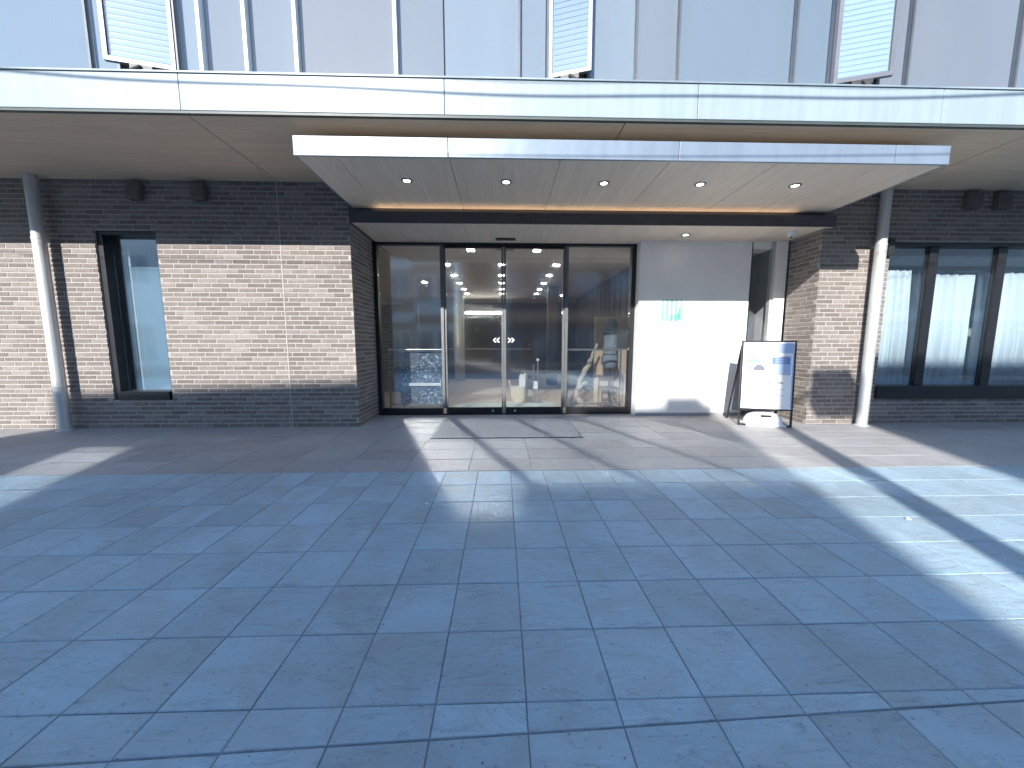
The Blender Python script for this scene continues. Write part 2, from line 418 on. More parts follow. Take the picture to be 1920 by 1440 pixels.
order = sorted(range(len(tiles)), key=lambda i: -screen_area([(p[0], p[1], 0) for p in tiles[i][0]]))
shown = set(order[:300]); rest = {M_TILE.name: MB(), M_TILE_B.name: MB()}
cache = {}
for i, (poly, m) in enumerate(tiles):
    top = rng.uniform(-0.0012, 0.0008)
    if i in shown:
        cxp = sum(p[0] for p in poly)/len(poly); cyp = sum(p[1] for p in poly)/len(poly)
        key = (m.name,) + tuple((round(p[0]-cxp, 4), round(p[1]-cyp, 4)) for p in poly)
        if key not in cache:
            mb = MB(); slab([(p[0]-cxp, p[1]-cyp) for p in poly], 0.02, mb)
            me = bpy.data.meshes.new('tile'); me.from_pydata(mb.v, [], mb.f); me.materials.append(m); cache[key] = me
        o = bpy.data.objects.new('tile', cache[key]); link(o, pave, (cxp, cyp, top-0.02))
        o.rotation_euler = (rng.uniform(-0.003, 0.003), rng.uniform(-0.003, 0.003), rng.uniform(-0.0015, 0.0015))
    else:
        slab(poly, top, rest[m.name])
tag(rest[M_TILE.name].build('outer_tiles', M_TILE, pave), kind='stuff')
tag(rest[M_TILE_B.name].build('stone_tiles', M_TILE_B, pave), kind='stuff')

# ------------------------------------------------------------------ the building
B = thing('brick_building', (1.2, 9.0, 0), 'brown brick building with white fascia, glass entrance and wide canopy', 'building')
SOF = 3.43                                                  # underside of the overhang
FY = 3.78                                                   # face of the white fascia
# --- brick walls: a mortar backing with every brick proud of it
bricks = []                                                 # (centre, u, length, height, normal)
COURSE, BLEN, BJ = 0.0648, 0.2465, 0.0165
def brick_wall(o, u, length, z0, z1, normal, holes=(), phase=0.0, joints=()):
    o = Vector(o); u = Vector(u).normalized(); n = Vector(normal)
    c0 = int(math.floor(z0/COURSE)); row = c0
    while row*COURSE < z1 - 0.02:
        za = max(row*COURSE + BJ/2, z0); zb = min((row+1)*COURSE - BJ/2, z1)
        off = phase + (0.0, 0.55, 0.22, 0.71)[row % 4]*BLEN
        k = math.floor((-off)/BLEN) - 1
        while k*BLEN + off < length:
            spans = [(max(k*BLEN + off + BJ/2, 0.0), min((k+1)*BLEN + off - BJ/2, length))]
            cuts = [(h[0], h[1]) for h in holes if zb > h[2] + 0.005 and za < h[3] - 0.005] + [(j-0.008, j+0.008) for j in joints]
            for a, b in cuts:
                ns = []
                for s0, s1 in spans:
                    if s1 <= a or s0 >= b: ns.append((s0, s1))
                    else:
                        if a - s0 > 0.02: ns.append((s0, a))
                        if s1 - b > 0.02: ns.append((b, s1))
                spans = ns
            for s0, s1 in spans:
                if s1 - s0 > 0.025 and zb - za > 0.015:
                    bricks.append((o + u*((s0+s1)/2) + Vector((0, 0, (za+zb)/2)), u, s1-s0, zb-za, n))
            k += 1
        row += 1
LX0 = -10.0; RVX = -2.12
LW = (-5.60, -4.775, 0.412, 2.775)                          # left window opening
RW = (5.70, 10.6, 0.39, 2.71)                               # right window opening
PX = 4.66                                                   # pier corner
def wall_boxes(x0, x1, hole):
    m = MB(); f0, f1 = WY + 0.005, WY + 0.26
    if hole is None: return m.box(x0, x1, f0, f1, 0, SOF + 0.1)
    m.box(x0, hole[0], f0, f1, 0, SOF + 0.1); m.box(hole[1], x1, f0, f1, 0, SOF + 0.1)
    m.box(hole[0], hole[1], f0, f1, 0, hole[2]); m.box(hole[0], hole[1], f0, f1, hole[3], SOF + 0.1); return m
wall_boxes(LX0, RVX - 0.006, LW).build('wall', M_MORTAR, B)
brick_wall((LX0, WY, 0), (1, 0, 0), RVX - LX0, 0.004, SOF, (0, -1, 0), [(LW[0]-LX0, LW[1]-LX0, LW[2], LW[3])], 0.07, [-3.09 - LX0])
wall_boxes(PX + 0.006, 10.9, RW).build('wall', M_MORTAR, B)
brick_wall((PX, WY - 0.0, 0), (1, 0, 0), 10.9 - PX, 0.004, SOF, (0, -1, 0), [(RW[0]-PX, RW[1]-PX, RW[2], RW[3])], 0.0)
bx('wall', M_MORTAR, B, RVX - 0.25, RVX - 0.005, WY + 0.262, GY + 0.2, 0, SOF + 0.1)            # left reveal
brick_wall((RVX, WY + 0.012, 0), (0, 1, 0), GY - WY - 0.05, 0.004, 2.87, (1, 0, 0), (), 0.1)
bx('wall', M_MORTAR, B, PX + 0.005, PX + 0.25, WY + 0.262, 5.86, 0, SOF + 0.1)                  # pier return
brick_wall((PX, WY + 0.012, 0), (0, 1, 0), 5.86 - WY - 0.012, 0.004, 2.87, (-1, 0, 0), (), 0.03)
bx('expansion_joint', M_SEAL, B, -3.0965, -3.0835, WY - 0.001, WY + 0.004, 0.0, SOF)
def brick_mesh(mb, c, u, ln, ht, n, d=0.012, ch=0.0022):
    z = Vector((0, 0, 1)); n0 = len(mb.v)
    def P(a, b, q): mb.v.append(tuple(c + u*a + z*b + n*q))
    for s in (0, 1, 2):
        a, b = ln/2 - (ch if s == 0 else 0), ht/2 - (ch if s == 0 else 0); q = (0.0, -ch, -d)[s]
        P(-a, -b, q); P(a, -b, q); P(a, b, q); P(-a, b, q)
    flip = u.cross(z).dot(n) < 0
    fs = [(0,1,2,3)] + [(4+i, 4+(i+1) % 4, (i+1) % 4, i) for i in range(4)] + [(8+i, 8+(i+1) % 4, 4+(i+1) % 4, 4+i) for i in range(4)]
    for f in fs: mb.f.append(tuple(n0+i for i in (reversed(f) if flip else f)))
Z = Vector((0, 0, 1))
barea = [screen_area([c - u*l/2 - Z*h/2, c + u*l/2 - Z*h/2, c + u*l/2 + Z*h/2, c - u*l/2 + Z*h/2]) for c, u, l, h, n in bricks]
border = sorted(range(len(bricks)), key=lambda i: -barea[i]); bshown = set(border[:300])
restb = MB(); bcache = {}; rng = random.Random(5)
for i, (c, u, l, h, n) in enumerate(bricks):
    jit = n*rng.uniform(-0.0012, 0.0012)
    if i in bshown:
        key = (round(l, 3), round(h, 3), tuple(round(q, 2) for q in u))
        if key not in bcache:
            mb = MB(); brick_mesh(mb, Vector((0, 0, 0)), u, l, h, n)
            me = bpy.data.meshes.new('brick'); me.from_pydata(mb.v, [], mb.f); me.materials.append(M_BRICK); bcache[key] = me
        link(bpy.data.objects.new('brick', bcache[key]), B, c + jit)
    else: brick_mesh(restb, c + jit, u, l, h, n)
tag(restb.build('brickwork', M_BRICK, B), kind='stuff')

# --- overhang: soffit panels, white fascia panels
sof = group_part('soffit', (0, 4.5, SOF), B)
bx('soffit_backing', M_SOFFIT_GAP, sof, -13, 13, FY + 0.06, WY + 0.24, SOF + 0.02, SOF + 0.09)
sj = [-13, -11.6, -7.32, -3.05, 1.25, 5.6, 9.9, 13]
for a, b in zip(sj[:-1], sj[1:]): bx('soffit_panel', M_SOFFIT, sof, a+0.006, b-0.006, FY + 0.05, WY - 0.006, SOF, SOF + 0.018)
fas = group_part('fascia', (0, FY, SOF), B)
fj = [-13, -10.3, -7.75, -5.3, -3.06, -0.55, 1.95, 4.45, 6.95, 9.6, 13]
rng = random.Random(11)
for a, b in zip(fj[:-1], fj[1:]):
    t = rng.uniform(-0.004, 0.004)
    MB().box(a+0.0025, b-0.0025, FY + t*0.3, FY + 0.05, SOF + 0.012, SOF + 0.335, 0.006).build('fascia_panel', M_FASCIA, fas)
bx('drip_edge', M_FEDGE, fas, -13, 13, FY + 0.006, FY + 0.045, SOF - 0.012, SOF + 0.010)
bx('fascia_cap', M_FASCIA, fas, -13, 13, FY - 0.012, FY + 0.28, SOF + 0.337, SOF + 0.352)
bx('floor_slab', M_NICHE, B, -13, 13, FY + 0.055, 14.0, SOF + 0.095, SOF + 0.33)

# --- upper storey glazing
UY, UZ0, UZ1 = 3.95, SOF + 0.352, 6.3
rng = random.Random(21)
def upper_window(x0, x1, mat_b, left_frame=None, by=0.16):
    w = group_part('window', ((x0+x1)/2, UY, UZ0), B)
    bx('pane', M_UGLASS, w, x0 + 0.004, x1 - 0.004, UY, UY + 0.01, UZ0 + 0.02, UZ1)
    bx('sill_bead', M_UPFRAME, w, x0, x1, UY - 0.012, UY + 0.03, UZ0 + 0.0005, UZ0 + 0.019)
    bx('blind', mat_b, w, x0 + 0.008, x1 - 0.008, UY + by, UY + by + 0.012, UZ0 + 0.002, UZ1 - 0.05)
    if left_frame == 'dark': bx('mullion', M_UPFRAME, w, x0 - 0.018, x0 + 0.003, UY - 0.014, UY + 0.03, UZ0 + 0.02, UZ1)
    if left_frame == 'white': bx('mullion', M_FIN, w, x0 - 0.03, x0 + 0.003, UY - 0.03, UY + 0.03, UZ0 + 0.02, UZ1)
    return w
segs = [(-9.6, -8.0, M_BL_GREY, 'dark'), (-8.0, -6.4, M_BL_LAV, 'dark'), (-6.4, -5.2, M_BL_BLUE, 'dark'), (-5.2, -4.0, M_BL_BLUE, 'dark'),
        (-4.0, -3.75, M_BL_PALE, 'dark'), (-3.16, -2.92, M_BL_PALE, None), (-2.92, -2.485, M_BL_GREY, 'white'), (-2.485, -2.0, M_BL_GREY, 'white'),
        (-2.0, -1.03, M_BL_LAV, 'white'), (-1.03, -0.57, M_BL_GREY, 'white'), (-0.57, 0.19, M_BL_PALE, None), (0.19, 0.46, M_BL_PALE, 'dark'),
        (0.90, 1.375, M_BL_PALE, None), (1.375, 1.81, M_BL_GREY, 'dark'), (1.81, 3.02, M_BL_BLUE, 'dark'), (3.02, 3.40, M_BL_BLUE, 'dark'),
        (3.92, 4.23, M_BL_LAV, None), (4.23, 5.4, M_BL_LAV, 'dark'), (5.4, 6.6, M_BL_GREY, 'dark'), (6.6, 8.2, M_BL_BLUE, 'dark'), (8.2, 9.6, M_BL_LAV, 'dark')]
for s in segs: upper_window(*s, by=rng.uniform(0.035, 0.06))
def casement(x0, x1, hinge, ang, backing):
    """side-hung sash standing open; louvre blind in the room behind it"""
    w = group_part('window', ((x0+x1)/2, UY, UZ0), B)
    lb = MB()
    z = UZ0 + 0.05
    while z < UZ1 - 0.1:
        lb.obox((x0 + 0.03, UY + 0.12, z), (1, 0, 0), (0, 0.35, 1), (0, -1, 0.1), x1 - x0 - 0.06, 0.045, 0.003); z += 0.05
    lb.build('blind', M_LOUVRE, w)
    for a in (x0, x1 - 0.03): bx('frame', M_UPFRAME, w, a, a + 0.03, UY - 0.02, UY + 0.08, UZ0 + 0.0195, UZ1)
    bx('frame', M_UPFRAME, w, x0, x1, UY - 0.02, UY + 0.08, UZ0 + 0.0005, UZ0 + 0.019)
    hx = x1 - 0.02 if hinge == 'right' else x0 + 0.02; W = x1 - x0 - 0.02
    s = -1 if hinge == 'right' else 1
    u = Vector((s*math.cos(ang), -math.sin(ang), 0)); n = Vector((u.y, -u.x, 0))*(-s)
    o = Vector((hx, UY - 0.03, UZ0 + 0.10)); H = UZ1 - UZ0 - 0.17
    sash = group_part('sash', o, w)
    MB().obox(o + u*0.03 + Z*0.03 + n*0.012, u, n, Z, W - 0.06, 0.008, H - 0.06).build('sash_pane', M_CASE, w)
    fr = MB()
    for a, b, c, d in ((0, 0.035, 0, H), (W - 0.035, 0.035, 0, H), (0.0352, W - 0.0704, 0, 0.04), (0.0352, W - 0.0704, H - 0.04, 0.04)):
        fr.obox(o + u*a + Z*c, u, n, Z, b, 0.035, d)
    fr.build('sash_frame', M_UPFRAME, w)
    MB().obox(o + u*0.036 + Z*0.041 + n*0.026, u, n, Z, W - 0.072, 0.004, H - 0.082).build('sash_reflection_backing', backing, w)
    bl = MB(); z = 0.06                                       # slats over the backing imitate blinds reflected in the sash pane
    while z < H - 0.08:
        bl.obox(o + u*0.045 + Z*z + n*0.0215, u, (Z*0.94 + n*0.12).normalized(), n, W - 0.09, 0.032, 0.0015); z += 0.052
    bl.build('sash_reflected_blind', M_LOUVRE if backing is M_LOUVRE else M_LOUVRE_G, w)
    mid = o + u*W*0.5
    MB().tube([mid - Z*0.012, (mid.x + u.x*0.05, UY - 0.14, UZ0 + 0.02), (hx + s*W*0.72, UY, UZ0 + 0.022)], 0.017, 8).build('stay_arm', M_BLACK, w)
    MB().obox(mid - Z*0.045 - u*0.09, u, n, Z, 0.18, 0.035, 0.044).build('stay_bracket', M_BLACK, w)
    bpy.data.objects.remove(sash)
casement(-3.75, -3.16, 'right', math.radians(13), M_UPFRAME)
casement(0.46, 0.90, 'left', math.radians(17), M_UPFRAME)
casement(3.40, 3.92, 'left', math.radians(17), M_LOUVRE)
bx('parapet', M_FASCIA, B, -13, 13, FY, FY + 0.3, UZ1 + 0.002, 8.2)
bx('end_wall', M_FASCIA, B, -13, -9.62, UY - 0.05, 14, UZ0 + 0.01, UZ1); bx('end_wall', M_FASCIA, B, 9.62, 13, UY - 0.05, 14, UZ0 + 0.01, UZ1)
bx('upper_back_wall', M_LOBBYWALL, B, -9.6, 9.6, 5.2, 5.3, UZ0 + 0.01, UZ1)
bx('roof', M_NICHE, B, -13, 13, FY + 0.31, 14, UZ1 + 0.002, UZ1 + 0.2)

# --- entrance canopy
CZ, CFY = 3.095, 3.86
can = group_part('canopy', (1.3, 4.5, CZ), B)
CX0, CX1 = -2.07, 4.69
bx('canopy_core', M_DARKBAND, can, CX0 + 0.02, CX1 - 0.02, CFY + 0.03, WY - 0.012, CZ + 0.022, CZ + 0.165)
cj = [CX0, -1.67, -0.53, 0.61, 1.75, 2.89, 4.03, CX1]
for a, b in zip(cj[:-1], cj[1:]): bx('soffit_panel', M_CSOFFIT, can, a + 0.0035, b - 0.0035, CFY + 0.028, WY - 0.012, CZ, CZ + 0.016)
rng = random.Random(2)
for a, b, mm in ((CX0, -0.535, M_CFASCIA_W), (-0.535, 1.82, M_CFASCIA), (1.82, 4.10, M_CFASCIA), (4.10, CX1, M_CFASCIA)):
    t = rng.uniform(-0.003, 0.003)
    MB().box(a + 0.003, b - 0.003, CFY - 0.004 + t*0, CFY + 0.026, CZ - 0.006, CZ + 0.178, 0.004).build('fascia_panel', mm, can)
for x in (CX0, CX1 - 0.02): bx('side_fascia', M_CFASCIA, can, x + (0.0 if x < 0 else 0.001), x + 0.019, CFY + 0.027, WY - 0.012, CZ - 0.004, CZ + 0.176)
bx('canopy_top', M_BL_GREY, can, CX0 + 0.02, CX1 - 0.02, CFY + 0.03, WY - 0.012, CZ + 0.167, CZ + 0.18)
# --- lower ceiling over the recessed entrance
low = group_part('entrance_ceiling', (1.3, 5.7, 2.88), B)
LZ = 2.88
for a, b in ((-2.06, -0.53), (-0.53, 0.61), (0.61, 1.75), (1.75, 2.89), (2.89, 4.03), (4.03, 4.75)):
    bx('soffit_panel', M_CSOFFIT, low, a + 0.003, b - 0.003, 5.20, WY - 0.001 if False else 6.30, LZ, LZ + 0.014) if b < 4.1 and a > -2.1 else bx('soffit_panel', M_CSOFFIT, low, a + 0.003, PX - 0.004, 5.20, 6.30, LZ, LZ + 0.014)
bx('soffit_panel', M_CSOFFIT, low, PX - 0.001, 4.75, 5.20, WY - 0.012, LZ, LZ + 0.014)
bx('front_band', M_DARKBAND, low, -2.065, 4.755, 5.18, 5.198, LZ - 0.004, LZ + 0.15)
bx('ceiling_core', M_DARKBAND, low, -2.06, 4.75, 5.20, WY - 0.014, LZ + 0.016, LZ + 0.135)
bx('ceiling_core', M_DARKBAND, low, RVX + 0.002, PX - 0.002, WY - 0.012, 6.30, LZ + 0.016, CZ + 0.3)
bx('cove_light', M_COVE, low, -1.75, 4.2, 5.225, 5.245, LZ + 0.137, LZ + 0.150)
bx('door_sensor', M_BLACK, low, -0.09, 0.22, 5.86, 5.93, LZ - 0.025, LZ - 0.001, 0.006)

# --- entrance glazing: fixed frame and sidelights
ent = group_part('entrance_frame', (0.06, GY, 0), B)
for n_, (a, b, c, d) in {'jamb': (RVX + 0.004, -2.055, 0, LZ - 0.001), 'jamb ': (2.19, 2.262, 0, LZ - 0.001)}.items():
    bx('jamb', M_FRAME, ent, a, b, GY - 0.06, GY + 0.06, c, d)
bx('head', M_FRAME, ent, -2.0548, 2.1898, GY - 0.055, GY + 0.055, 2.848, LZ - 0.001)
for x in (-1.0, 1.10): bx('mullion', M_STILE, ent, x - 0.024, x + 0.024, GY - 0.05, GY + 0.03, 0.1155, 2.8478)
for a, b in ((-2.0548, -1.0245), (1.1245, 2.1898)):
    bx('bottom_rail', M_FRAME, ent, a, b, GY - 0.045, GY + 0.03, 0.0, 0.115)
    bx('pane', M_GLASS, ent, a + 0.002, b - 0.002, GY - 0.01, GY, 0.1155, 2.8475)
bx('threshold', M_FRAME, ent, -1.0244, 1.1244, GY - 0.06, GY + 0.05, 0.0, 0.012)
MB().box(-0.975, -0.02 if False else 1.08, GY + 0.002, GY + 0.028, 2.834, 2.8478).build('door_track', M_FRAME, ent)
def glass_door(x0, x1, meet, label):
    d = thing('glass_door', ((x0+x1)/2, GY, 0), label, 'door', 'sliding entrance doors')
    bx('pane', M_GLASS, d, x0 + 0.036, x1 - 0.036, GY + 0.005, GY + 0.015, 0.1205, 2.805)
    for a in (x0, x1 - 0.035): bx('stile', M_STILE, d, a, a + 0.035, GY - 0.014, GY + 0.03, 0.0145, 2.83)
    bx('top_rail', M_FRAME, d, x0 + 0.0352, x1 - 0.0352, GY - 0.01, GY + 0.025, 2.806, 2.83)
    bx('bottom_rail', M_FRAME, d, x0 + 0.0352, x1 - 0.0352, GY - 0.02, GY + 0.028, 0.0145, 0.12)
    s = 1 if meet == 'right' else -1
    ex = x1 if meet == 'right' else x0
    lx = ex - s*0.19
    MB().tube([(lx, GY - 0.0202, 0.065), (lx, GY - 0.032, 0.065)], 0.02, 16).build('lock', M_CHROME, d, True)
    for k in (0, 1):                                        # double arrow sticker
        cx = ex - s*(0.10 + 0.058*k); m = MB(); p = s
        for sg in (1, -1):
            m.obox((cx - s*0.026 if False else cx, GY + 0.003, 1.285), (-s*0.75, 0, sg*0.66) if False else (s*0.0001 + s*0.7, 0, sg*0.71), (0, 1, 0), (s*-0.9, 0, 0.0), 0.055, 0.0012, 0.028)
        m.build('arrow_sticker', M_STICKER, d)
    return d
glass_door(-0.972, 0.030, 'right', 'left sliding glass door with white double arrow pointing left')
glass_door(0.036, 1.073, 'left', 'right sliding glass door with white double arrow pointing right')

# --- white wall, slot recess and white side post right of the door
bx('white_wall', M_WHITEWALL, B, 2.264, 4.105, 5.97, 6.28, 0.0, LZ - 0.001)
bx('wall_skirting', M_NICHE, B, 2.266, 4.103, 5.962, 5.969, 0.0, 0.05)
bx('slot_frame', M_FRAME, B, 4.106, 4.13, 5.98, 6.3, 0.0, LZ - 0.001)
bx('slot_back_wall', M_NICHE, B, 4.13, 4.70, 6.75, 6.85, 0.0, LZ - 0.001)
bx('slot_side_wall', M_NICHE, B, 4.47, 4.60, 6.02, 6.748, 0.0, LZ - 0.001)
bx('slot_pane', M_WGLASS, B, 4.131, 4.468, 6.30, 6.31, 0.05, 2.77)
bx('slot_lintel', M_WHITEWALL, B, 4.1305, 4.469, 5.98, 6.3, 2.775, LZ - 0.001)
bx('slot_blind', M_BL_ROOM, B, 4.14, 4.26, 6.40, 6.41, 0.1, 1.55)
bx('side_post', M_WHITEWALL, B, 4.475, PX - 0.004, 5.90, 6.0, 0.0, LZ - 0.001)
bx('side_post_trim', M_POST, B, 4.43, 4.472, 5.93, 6.0, 0.0, LZ - 0.001)

# --- left window
w = group_part('window', (-5.2, WY, 0.41), B); x0, x1, z0, z1 = LW
for a, b, c, d in ((x0 + 0.001, x0 + 0.075, z0 + 0.001, z1 - 0.001), (x1 - 0.03, x1 - 0.001, z0 + 0.001, z1 - 0.001)):
    bx('frame', M_FRAME, w, a, b, WY + 0.03, WY + 0.2, c, d)
bx('frame', M_FRAME, w, x0 + 0.0755, x1 - 0.0305, WY + 0.03, WY + 0.2, z1 - 0.05, z1 - 0.001)
bx('sill', M_FRAME, w, x0 + 0.002, x1 - 0.002, WY - 0.02, WY + 0.2, z0 + 0.0005, z0 + 0.125) if False else bx('sill', M_FRAME, w, x0 + 0.0755, x1 - 0.0305, WY - 0.012, WY + 0.2, z0 + 0.001, z0 + 0.125)
bx('pane', M_WGLASS, w, x0 + 0.076, x1 - 0.031, WY + 0.15, WY + 0.16, z0 + 0.126, z1 - 0.051)
bx('blind', M_BL_ROOM, w, -5.36, x1 - 0.02, WY + 0.22, WY + 0.23, z0 + 0.1, 2.33)
bx('blind_rail', M_WHITE, w, -5.39, -5.363, WY + 0.215, WY + 0.235, z0 + 0.1, 2.6)
bx('curtain_edge', M_CURTAIN, w, x0 + 0.09, x0 + 0.16, WY + 0.24, WY + 0.262, z0 + 0.1, 2.55)
bx('room_wall', M_LOBBYWALL, B, -9.5, -2.4, 6.6, 6.7, 0, SOF); bx('room_floor', M_LOBBYDARK, B, -9.5, -2.4, WY + 0.27, 6.6, -0.02, 0.03)
# --- right windows with curtains
x0, x1, z0, z1 = RW
w = group_part('window', (8.0, WY, z0), B)
bx('frame', M_FRAME, w, x0 + 0.001, x1 - 0.001, WY + 0.02, WY + 0.18, z1 - 0.055, z1 - 0.001)
bx('sill', M_FRAME, w, x0 + 0.001, x1 - 0.001, WY - 0.03, WY + 0.18, z0 + 0.001, z0 + 0.19)
xs = [x0 + 0.02, 6.44, 7.50, 8.56, 9.62, x1 - 0.02]
for i, x in enumerate(xs):
    hw = 0.019 if i in (0, 5) else 0.068
    bx('mullion', M_FRAME, w, x - hw, x + hw, WY + 0.055, WY + 0.125, z0 + 0.1905, z1 - 0.0555)
for i in range(5):
    a = xs[i] + (0.02 if i == 0 else 0.0685); b = xs[i+1] - (0.02 if i == 4 else 0.0685)
    bx('pane', M_RGLASS, w, a, b, WY + 0.09, WY + 0.1, z0 + 0.191, z1 - 0.056)
    m = MB(); n = 140; zt = 2.36 - (0.0, 0.06, 0.03, 0.08, 0.02)[i]
    for k in range(n+1):
        t = k/n; xx = a - 0.05 + (b - a + 0.10)*t
        yy = WY + 0.30 + 0.05*math.sin(t*44 + i*1.7 + 1.6*math.sin(t*9)) + 0.02*math.sin(t*93 + i)
        m.v += [(xx, yy + 0.01*math.sin(t*17), z0 - 0.1), (xx, yy, (z0+zt)/2), (xx, yy*0.5 + (WY + 0.32)*0.5, zt + 0.004*math.sin(t*40))]
    for k in range(n):
        for r in (0, 1): m.f.append((k*3+r, k*3+3+r, k*3+4+r, k*3+1+r))
    c = m.build('curtain', M_CURTAIN, w, True)
    so = c.modifiers.new('thickness', 'SOLIDIFY'); so.thickness = 0.004
bx('room_wall', M_LOBBYWALL, B, 4.95, 10.8, 7.2, 7.3, 0, SOF); bx('room_floor', M_LOBBYDARK, B, 4.95, 10.8, WY + 0.27, 7.2, -0.02, 0.03)

# --- lobby
FLZ = 0.006
bx('lobby_floor', M_LOBBYFLOOR, B, -4.0, 4.4, GY + 0.062, 15.0, -0.1, FLZ)
bx('lobby_ceiling', M_LOBBYCEIL, B, -4.0, 4.4, 6.302, 15.0, LZ + 0.01, LZ + 0.1)
bx('lobby_wall', M_LOBBYWALL, B, -4.1, -4.0, GY + 0.21, 15.0, 0, 3.3); bx('lobby_wall', M_LOBBYWALL, B, 4.401, 4.468, 6.86, 15.0, 0, 3.3)
bx('lobby_wall', M_LOBBYDARK, B, -4.0, 4.4, 15.0, 15.1, 0, 3.3); bx('lobby_wall', M_LOBBYWALL, B, -4.0, RVX - 0.26, GY + 0.2, GY + 0.25, 0, 3.3)
for i in range(14): bx('wall_slat', M_LOBBYDARK, B, 2.75, 2.80, 7.6 + i*0.42, 7.6 + i*0.42 + 0.36, FLZ, LZ)
bx('column', M_LOBBYWALL, B, -1.55, -1.25, 11.8, 12.1, FLZ, LZ + 0.009); bx('column', M_LOBBYDARK, B, 1.35, 1.65, 10.6, 10.9, FLZ, LZ + 0.009)
bx('inner_partition', M_LOBBYDARK, B, -3.9, -2.1, 9.2, 9.3, FLZ, 2.2)
bx('light_partition', M_PARTITION, B, 1.93, 2.70, 7.45, 7.50, FLZ, 1.78)
bx('inner_mat', plain('pale_inner_mat', (0.52,0.60,0.58), 0.9, vary=0.08, scale=20), B, -0.9, 1.05, GY + 0.15, 7.35, FLZ + 0.002, FLZ + 0.009)

# ------------------------------------------------------------------ things on the building
PY = 5.15
def pipe(x, label):
    t = thing('steel_pipe', (x, PY, 0), label, 'pipe', 'steel pipes in front of the brick walls')
    MB().lathe([(0.067, 0.02), (0.067, 2.62), (0.0665, 2.621)], (x, PY, 0), 28).build('lower_tube', M_POST, t, True)
    MB().lathe([(0.064, 2.622), (0.064, SOF - 0.002)], (x, PY, 0), 28).build('upper_tube', M_POST, t, True)
    MB().lathe([(0.095, 0.0), (0.095, 0.01), (0.07, 0.02)], (x, PY, 0), 28).build('base_flange', M_POST, t)
    for z in (0.62, 2.62):
        MB().lathe([(0.0675, z - 0.014), (0.0705, z - 0.012), (0.0705, z + 0.012), (0.0675, z + 0.014)], (x, PY, 0), 28).build('clamp', M_POST, t)
        bx('clamp_arm', M_POST, t, x - 0.012, x + 0.012, PY + 0.06, WY - 0.0045, z - 0.012, z + 0.012)
pipe(-6.18, 'steel pipe left of the tall narrow window')
pipe(5.41, 'steel pipe between the brick pier and the curtained windows')
def vent(x0, x1, label):
    t = thing('vent_cover', ((x0+x1)/2, WY, 3.15), label, 'vent', 'vent covers under the soffit')
    MB().box(x0, x1, WY - 0.085, WY - 0.0045, 3.16, 3.38, 0.012).build('hood', M_VENT, t)
    for k in range(5): bx('louvre', M_VENT, t, x0 + 0.02, x1 - 0.02, WY - 0.094, WY - 0.0685, 3.18 + k*0.036, 3.20 + k*0.036)
vent(-5.04, -4.86, 'square brown vent cover directly above the tall narrow window')
vent(-4.19, -4.01, 'square brown vent cover right of the one above the narrow window')
vent(6.69, 6.90, 'square brown vent cover left one above the curtained windows')
vent(7.14, 7.34, 'square brown vent cover right one above the curtained windows')
bx('junction_box', M_BLACK, None, 5.60, 5.69, WY - 0.07, WY - 0.0045, 2.50, 2.74, 0.008)
tag(bpy.data.objects['junction_box'], 'small black box on the brick beside the right steel pipe', 'box')
names = ['leftmost', 'second from left', 'middle', 'fourth from left', 'rightmost']
def downlight(x, y, z, label, grp):
    t = thing('downlight', (x, y, z - 0.02), label, 'lamp', grp)
    MB().lathe([(0.045, -0.001), (0.062, -0.001), (0.062, -0.008), (0.045, -0.008)], (x, y, z), 24).build('trim_ring', M_MATTRIM, t, True) if False else None
    m = MB(); n = 24
    for r, zz in ((0.040, -0.001), (0.040, -0.009), (0.064, -0.009), (0.064, -0.001)):
        for k in range(n): m.v.append((x + r*math.cos(2*math.pi*k/n), y + r*math.sin(2*math.pi*k/n), z + zz))
    for i in range(3):
        for k in range(n): m.f.append((i*n+k, i*n+(k+1) % n, (i+1)*n+(k+1) % n, (i+1)*n+k))
    m.build('trim_ring', M_MATTRIM, t)
    MB().tube([(x, y, z - 0.0008), (x, y, z - 0.005)], 0.0385, 24).build('lamp_disc', M_LAMP, t)
for i in range(5): downlight(-1.09 + 1.145*i, 4.40, CZ, names[i] + ' of five lit downlights under the entrance canopy', 'canopy downlights')
downlight(2.81, 5.61, LZ, 'single downlight in the lower ceiling above the white wall', None)
t = thing('security_camera', (4.30, 5.42, 2.75), 'white dome security camera at right end of the entrance ceiling', 'camera')
MB().lathe([(0.05, -0.03), (0.06, -0.03), (0.066, -0.022), (0.066, -0.001)], (4.30, 5.42, LZ), 24).build('base', M_WHITE, t, True)
MB().lathe([(0.004, -0.095), (0.025, -0.09), (0.042, -0.074), (0.05, -0.05), (0.05, -0.031)], (4.30, 5.42, LZ), 24).build('dome', M_WHITE, t, True)
MB().lathe([(0.003, -0.103), (0.016, -0.1), (0.024, -0.091)], (4.29, 5.40, LZ), 16).build('lens', M_BLACK, t, True)
